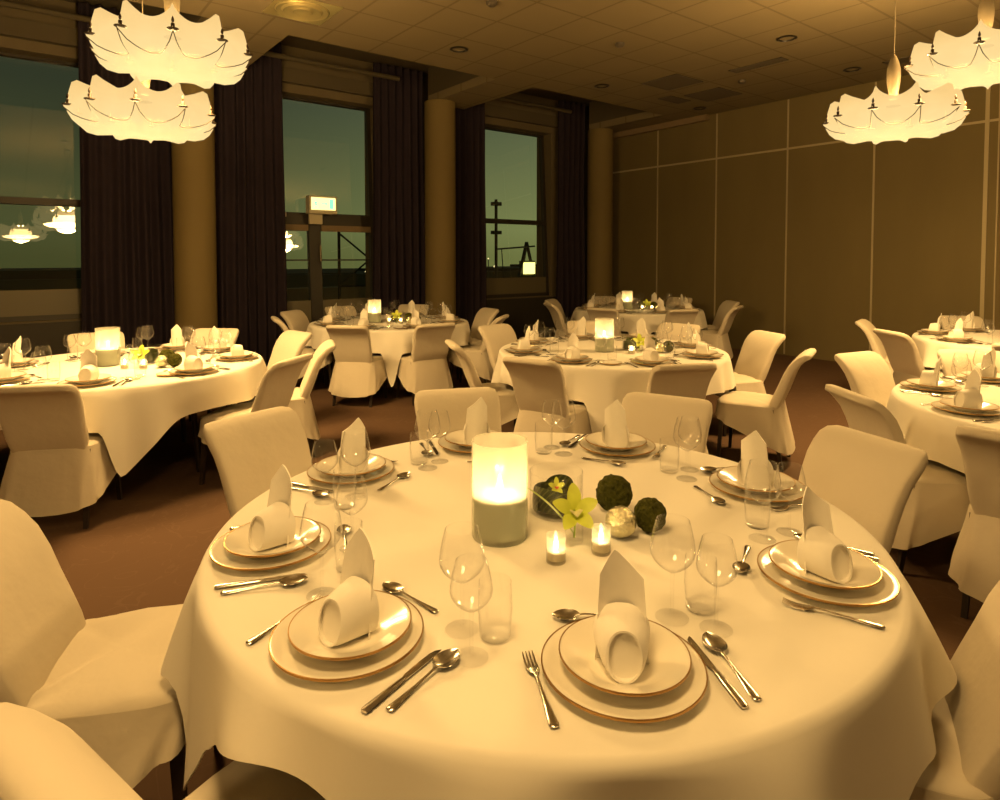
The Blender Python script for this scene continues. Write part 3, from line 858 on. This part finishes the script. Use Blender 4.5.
# ------------------------------------------------------------------ tables
def cloth(R, folds, base_drop, seed, seats=()):
    """round top, cloth hanging with corner points: folds = (deg, width_deg, extra_drop, outward)"""
    rnd = random.Random(seed); n = 288
    ph = [rnd.uniform(0, 6.28) for _ in range(6)]
    def adiff(a, b): return (a-b+180) % 360-180
    rows = []
    for sc in (.03, .3, .6, .85, .95): rows.append([(R*sc*cos(2*pi*k/n), R*sc*sin(2*pi*k/n), TZ) for k in range(n)])
    hang = []
    for k in range(n):
        dg = 360*k/n; th = radians(dg)
        drop = base_drop; out = 0
        for a, w, e, o in folds:
            g = exp(-(adiff(dg, a)/w)**2); drop += e*g; out += o*g
            # the cloth tucks in on either side of a corner fold
            out -= o*.45*(exp(-(adiff(dg, a+w*1.5)/(w*.7))**2)+exp(-(adiff(dg, a-w*1.5)/(w*.7))**2))
        for a, cap in seats:
            q = min(1, max(0, (19-abs(adiff(dg, a)))/7)); q = q*q*(3-2*q)
            drop = drop*(1-q)+min(drop, .245)*q; out = out*(1-q)+min(out, cap)*q
        rip = .010*sin(th*11+ph[0])+.008*sin(th*17+ph[1])+.010*sin(th*5+ph[2])
        hang.append((th, drop, out+rip))
    pleats = []
    for q in range(13):
        pleats.append((q*27.7+rnd.uniform(-8, 8), rnd.uniform(3.5, 7), rnd.uniform(.03, .07)))
    hang = [(t, d, o+sum(a_*(exp(-(adiff(math.degrees(t), c_)/w_)**2)-.6*exp(-(adiff(math.degrees(t), c_+w_*1.7)/w_)**2)) for c_, w_, a_ in pleats)) for t, d, o in hang]
    rows.append([((R-.012)*cos(t), (R-.012)*sin(t), TZ) for t, d, o in hang])
    rows.append([((R+.000)*cos(t), (R+.000)*sin(t), TZ-.004) for t, d, o in hang])
    rows.append([((R+.008)*cos(t), (R+.008)*sin(t), TZ-.016) for t, d, o in hang])
    K = 14
    for j in range(1, K+1):
        h = j/K
        row = []
        for t, d, o in hang:
            z = TZ-.016-(d-.016)*h
            r = R+.010+.022*h+o*h**.8*(d/.45)**.5
            r = max(r, R-.03*h)
            row.append((r*cos(t), r*sin(t), z))
        rows.append(row)
    # underside of the hanging part gives it thickness
    for j in range(len(rows)-1, 4, -1):
        row = [(x*.996, y*.996, z-.002 if z > TZ-.01 else z) for x, y, z in rows[j]]
        rows.append(row)
    mb = MB().grid(rows, True); mb.f.append(tuple(range(n)))
    return mb
RT = .945
tt = MB().lathe([(0, .715), (RT-.02, .715), (RT-.016, .722), (RT-.016, TZ-.007), (0, TZ-.007)], 64).mesh('tabletop', 'tabletop')
tlegs = []
for k in range(4):
    a = pi/4+k*pi/2
    tlegs.append(('leg', MB().tube([(.62*cos(a), .62*sin(a), 0), (.55*cos(a), .55*sin(a), .715)], .02, 10).mesh('leg', 'leg')))
TABLE = Proto('banquet_table', [('tabletop', tt)]+tlegs)

SECT = ['right rear', 'rear right', 'rear left', 'left rear', 'left front', 'front left', 'front right', 'right front']
def camang(a): return (a+math.degrees(YAW)) % 360           # world direction -> direction seen from the camera
def names_for(angles):
    order = sorted(range(len(angles)), key=lambda i: camang(angles[i]))
    # rotate the list of sector names so the sum of angular errors is least
    n = len(angles); best = None
    if n == 8:
        for sft in range(-1, 2):
            e = sum(abs(((camang(angles[i])-(22.5+45*(j+sft))+180) % 360)-180) for j, i in enumerate(order))
            if best is None or e < best[0]: best = (e, sft)
        return {i: SECT[(j+best[1]) % 8] for j, i in enumerate(order)}
    return {i: SECT[int(camang(a)//45)] for i, a in enumerate(angles)}

def setting(tx, ty, ang, r, where, far, nrot=0, glass=None):
    """one place setting; ang = world angle of the place seen from the table centre"""
    a = radians(ang); cx, cy = tx+r*cos(a), ty+r*sin(a)
    rz = a+pi/2                    # local +Y points to the centre, +X is the diner's right
    ex = Vector((cos(rz), sin(rz), 0)); ey = Vector((-sin(rz), cos(rz), 0))
    def P(lx, ly, z=TZ): v = Vector((cx, cy, z))+ex*lx+ey*ly; return (v.x, v.y, z)
    g = where[1]; w = where[0]
    rnd = random.Random(int(tx*100+ang*7))
    j = lambda s=.008: rnd.uniform(-s, s)
    CHARGER.place(P(0, 0), rz, 'cream charger plate with gold rim, %s' % w, 'plate', 'charger plates '+g)
    SOUP.place(P(.004, .004, TZ+.0095), rz, 'cream soup plate holding the napkin, %s' % w, 'plate', 'soup plates '+g)
    NAPKIN.place(P(0, .0, TZ+.0172), rz+j(.06)+nrot, 'white standing folded napkin, %s' % w, 'napkin', 'napkins '+g)
    FORK.place(P(-.168+j(.004), -.028+j(.004), TZ+.0005), rz+.04+j(.04), 'silver dinner fork beside plates, %s' % w, 'fork', 'forks '+g)
    KNIFE.place(P(.178+j(.004), -.02+j(), TZ-.0005), rz+j(.05), 'silver dinner knife beside plates, %s' % w, 'knife', 'knives '+g)
    SPOON.place(P(.212+j(.004), -.01+j(), TZ+.0003), rz+j(.06), 'silver soup spoon outside the knife, %s' % w, 'spoon', 'spoons '+g)
    DSPOON.place(P(.0+j(), .192+j(.004), TZ+.0003), rz+pi/2+j(.08), 'silver dessert spoon above the plates, %s' % w, 'spoon', 'dessert spoons '+g)
    gl = glass or ((.165, .168), (.246, .105), (.246, .190))
    A, B_ = (WINE, WINE2) if not far else (WINE_F, WINE2_F)
    A.place(P(gl[0][0]+j(.006), gl[0][1]+j(.006), TZ+.0015), rz, 'larger empty wine glass, %s' % w, 'wine glass', 'large wine glasses '+g)
    B_.place(P(gl[1][0]+j(.006), gl[1][1]+j(.006), TZ+.0015), rz, 'smaller empty wine glass, %s' % w, 'wine glass', 'small wine glasses '+g)
    TUMBLER.place(P(gl[2][0]+j(.006), gl[2][1]+j(.006), TZ+.0015), rz, 'empty stemless water tumbler, %s' % w, 'tumbler', 'tumblers '+g)

def table(tx, ty, tname, places, chairs, folds, base_drop, seed, far=True):
    g = 'on the '+tname
    TABLE.place((tx, ty, 0), radians(seed*17), 'round table hidden under the cloth, the '+tname, 'table', 'round banquet tables')
    cm = cloth(RT+.005, folds, base_drop, seed, [(c[0], .08 if c[1] < .95 and c[0] == -65.5 else .015) for c in chairs if c[1] < 1.3]).mesh('tablecloth', 'cloth', True, 70)
    tag(link('tablecloth', cm, None, (tx, ty, 0)), 'white draped cloth on the '+tname, 'tablecloth', 'white tablecloths')
    nm = names_for([p[0] for p in places])
    for i, pl in enumerate(places):
        a, r = pl[0], pl[1]
        x, y = px(tx+r*cos(radians(a)), ty+r*sin(radians(a)), TZ)
        if not (-30 < x < 1030): continue
        setting(tx, ty, a, r, ('%s of the %s' % (nm[i], tname), g), far, nrot=pl[3] if len(pl) > 3 else 0, glass=pl[2] if len(pl) > 2 else None)
    nm = names_for([c[0] for c in chairs])
    for i, ch in enumerate(chairs):
        a, r = ch[0], ch[1]; tw = ch[2] if len(ch) > 2 else 0
        X, Y = tx+r*cos(radians(a)), ty+r*sin(radians(a))
        x, y = px(X, Y, .5)
        if not (-110 < x < 1130): continue
        CHAIR.place((X, Y, 0), radians(a)+pi/2+radians(tw), 'white covered chair, %s seat of the %s' % (nm[i], tname), 'chair', 'covered chairs around the '+tname)

def centre(cx, cy, th, tname, scale_=1.0, energy=4.2):
    """hurricane candle, bowl of leaves, orchid, moss balls, gold ball and two tealights along direction th"""
    e = Vector((cos(th), sin(th), 0)); f = Vector((-sin(th), cos(th), 0))
    def P(a, b): v = Vector((cx, cy, TZ))+e*a+f*b; return (v.x, v.y, TZ+.0015)
    g = 'on the '+tname
    h = HURR.place(P(-.08, .02), 0, 'lit pillar candle in a glass cylinder on the '+tname, 'candle', 'hurricane candles')
    candle_light(0, 0, TZ+.155, energy, .012, h)
    for k, q in enumerate(((.12, -.12), (.26, -.13))):
        t = TEA.place(P(*q), 0, 'lit tealight glass %s, %s' % (('nearer the pillar candle', 'farther from the pillar candle')[k], tname), 'tealight', 'tealights '+g)
        candle_light(0, 0, TZ+.055, energy*.12, .008, t)
    BOWL.place(P(.17, .12), 1.0, 'glass bowl of dark leaves on the '+tname, 'bowl')
    ORCHID.place(P(.20, -.045), 0, 'yellow-green orchid bloom in a small vase on the '+tname, 'orchid')
    MOSS.place(P(.33, .06), 0, 'larger dark green moss ball on the '+tname, 'moss ball', 'moss balls '+g)
    MOSS2.place(P(.44, -.04), 0, 'smaller dark green moss ball on the '+tname, 'moss ball', 'moss balls '+g)
    GOLD.place(P(.36, -.07), 0, 'gold mercury glass ball on the '+tname, 'ball')

# the table in front: every place where the photograph has it
T1 = (1.28, 1.45); n1 = 'big front table'
pl1 = [(-119.5, .748, None, -.22), (-162.3, .776), (159.2, .779, ((.287, .12), (.06, .208), (.17, .19)), .75), (113.1, .769, None, -.55), (70.1, .759, ((.243, .213), (.185, .158), (.27, .15))), (24.7, .768), (-21.6, .778, None, .45), (-67.6, .776, None, -.75)]
ch1 = [(153, 1.20, 3), (108, 1.11), (67, 1.04), (22, 1.02), (-17, 1.02), (-65.5, .91), (-163, .96)]
table(*T1, n1, pl1, ch1, [(166, 13, .30, .06), (75, 14, .25, .05), (255, 14, .25, .05), (297, 11, -.015, .085), (279, 7, .07, .05), (345, 14, .18, .06), (316, 9, .05, .06), (199, 15, -.095, -.01)], .21, 3, far=False)
h = HURR.place((1.093, 1.417, TZ+.0015), 0, 'lit pillar candle in a tall frosted glass cylinder on the '+n1, 'candle', 'hurricane candles')
candle_light(0, 0, TZ+.150, 6.5, .012, h)
for (x, y), l in (((1.114, 1.205), 'lit tealight in a small glass nearest the pillar candle on the '), ((1.244, 1.168), 'lit tealight in a small glass touching the gold ball on the ')):
    t = TEA.place((x, y, TZ+.0015), 0, l+n1, 'tealight', 'tealights on the '+n1); candle_light(0, 0, TZ+.050, .30, .006, t)
BOWL.place((1.336, 1.445, TZ+.0015), .6, 'clear glass bowl lined with dark green leaves on the '+n1, 'bowl')
ORCHID.place((1.235, 1.262, TZ+.0015), 0, 'yellow-green orchid bloom in a small glass vase on the '+n1, 'orchid')
bl_ = link('orchid_bloom', None, None, (1.318, 1.425, TZ+.01)); tag(bl_, 'small red-lipped orchid bloom inside the glass bowl of leaves on the big front table', 'flower')
M['redlip'] = principled('red_lip', (.62, .12, .07), .5, noise=(80, .4))
for pn, pm in flower_parts((0, 0, .078), .026, (-.5, -.7, .5)):
    link(pn, pm, bl_)
    if pn == 'lip': pm.materials.clear(); pm.materials.append(M['redlip'])
stt = MB().tube([(0, 0, .001), (.003, 0, .04), (0, 0, .078)], .002, 6); link('stem', stt.mesh('stem', 'blade'), bl_)
MOSS.place((1.485, 1.34, TZ), 0, 'larger dark green moss ball behind the gold ball on the '+n1, 'moss ball', 'moss balls on the '+n1)
MOSS2.place((1.455, 1.175, TZ), 0, 'smaller dark green moss ball right of the gold ball on the '+n1, 'moss ball', 'moss balls on the '+n1)
GOLD.place((1.361, 1.202, TZ), 0, 'crackled gold glass ball beside a tealight on the '+n1, 'ball')

def ring_places(phase, r=.77): return [(phase+45*k, r) for k in range(8)]
TH = -YAW        # along the picture's horizontal
n2 = 'table by the first window'
table(.67, 5.41, n2, [(202, .77), (248, .77), (295, .77), (340, .77), (20, .77), (52, .78), (97, .60), (148, .77)],
      [(243, .93), (309, 1.03), (340, 1.10), (16, 1.12, -6), (50, 1.05), (92, 1.03), (140, 1.05), (190, 1.05)],
      [(258, 15, .32, .07), (348, 15, .30, .05), (78, 15, .3, .05), (168, 15, .3, .05)], .22, 5)
centre(.62, 5.36, TH, n2, energy=4.2)
SAUCER.place((.85, 4.72, TZ), 0, 'small side plate near the front edge of the '+n2, 'plate')
n3 = 'table by the terrace door'
table(3.7, 7.0, n3, ring_places(219.5), [(224, 1.03), (262, 1.03), (309, 1.05), (352, 1.03), (48, 1.03), (92, 1.03), (128, 1.0), (166, .96)],
      [(242, 14, .36, .06), (332, 15, .3, .05), (62, 15, .3, .05), (152, 15, .3, .05)], .24, 6)
centre(3.55, 6.95, TH, n3, energy=4.2)
SAUCER.place((3.42, 6.22, TZ), 0, 'small side plate near the front edge of the '+n3, 'plate')
n4 = 'middle table'
table(4.08, 3.73, n4, ring_places(155), [(155, 1.0), (199, 1.0), (243, 1.0), (291, 1.16), (336, 1.18), (13, 1.05), (53, 1.03), (98, 1.05)],
      [(217, 14, .34, .06), (307, 14, .3, .05), (37, 14, .3, .05), (127, 14, .3, .05)], .22, 7)
centre(4.0, 3.62, TH, n4, energy=4.2)
SAUCER.place((3.52, 3.22, TZ), 0, 'small side plate near the front edge of the '+n4, 'plate')
n5 = 'far corner table'
table(7.62, 6.42, n5, ring_places(200), [(200, 1.03), (245, 1.03), (289, 1.1), (329, 1.14), (10, 1.03), (65, 1.03), (118, 1.05), (155, 1.05)],
      [(215, 14, .3, .05), (305, 14, .3, .05), (35, 14, .3, .05), (125, 14, .3, .05)], .25, 8)
centre(7.45, 6.38, TH, n5, energy=4.2)
n6 = 'edge table near the partition'
table(7.69, 1.69, n6, ring_places(101.5), [(104, 1.06), (146, 1.05), (191, 1.05), (236, 1.05), (40, 1.05), (11, 1.05)],
      [(150, 14, .3, .05), (240, 14, .3, .05), (60, 14, .3, .05)], .28, 9)
n7 = 'edge table behind the front table'
table(4.52, .68, n7, ring_places(101.5), [(78, 1.03), (144, .99), (178, 1.06, 4), (40, 1.05)],
      [(130, 14, .25, .05), (220, 14, .3, .05), (40, 14, .3, .05)], .25, 10)

# ------------------------------------------------------------------ sky
w = D.worlds.new('night_sky'); SC.world = w; w.use_nodes = True
nt = w.node_tree; nt.nodes.clear()
out = nt.nodes.new('ShaderNodeOutputWorld'); bg = nt.nodes.new('ShaderNodeBackground')
tc = nt.nodes.new('ShaderNodeTexCoord'); sx = nt.nodes.new('ShaderNodeSeparateXYZ'); nt.links.new(tc.outputs['Generated'], sx.inputs[0])
rp = nt.nodes.new('ShaderNodeValToRGB'); cr = rp.color_ramp
cr.elements[0].position = 0.0; cr.elements[0].color = (.085, .095, .030, 1)
cr.elements[1].position = 1.0; cr.elements[1].color = (.022, .028, .019, 1)
e = cr.elements.new(.04); e.color = (.105, .118, .042, 1)
e = cr.elements.new(.22); e.color = (.050, .060, .032, 1)
nt.links.new(sx.outputs['Z'], rp.inputs[0])
nz = nt.nodes.new('ShaderNodeTexNoise'); nz.inputs['Scale'].default_value = 3; nt.links.new(tc.outputs['Generated'], nz.inputs['Vector'])
# brighter glow of the town towards +X (behind the far window)
mr = nt.nodes.new('ShaderNodeMapRange'); mr.inputs['From Min'].default_value = .1; mr.inputs['From Max'].default_value = .75; mr.inputs['To Min'].default_value = .75; mr.inputs['To Max'].default_value = 2.3
nt.links.new(sx.outputs['X'], mr.inputs['Value'])
nt.links.new(rp.outputs[0], bg.inputs[0]); nt.links.new(mr.outputs[0], bg.inputs[1])
nt.links.new(bg.outputs[0], out.inputs[0])

# ------------------------------------------------------------------ render look
SC.view_settings.view_transform = 'Standard'; SC.view_settings.look = 'None'
SC.view_settings.gamma = 1; SC.view_settings.use_curve_mapping = False
SC.view_settings.exposure = 0.0
try:
    SC.cycles.use_denoising = True
    SC.cycles.max_bounces = 10; SC.cycles.diffuse_bounces = 4; SC.cycles.glossy_bounces = 4
    SC.cycles.transparent_max_bounces = 24; SC.cycles.sample_clamp_indirect = 4; SC.cycles.sample_clamp_direct = 0
    SC.cycles.caustics_reflective = False; SC.cycles.caustics_refractive = False
except Exception: pass
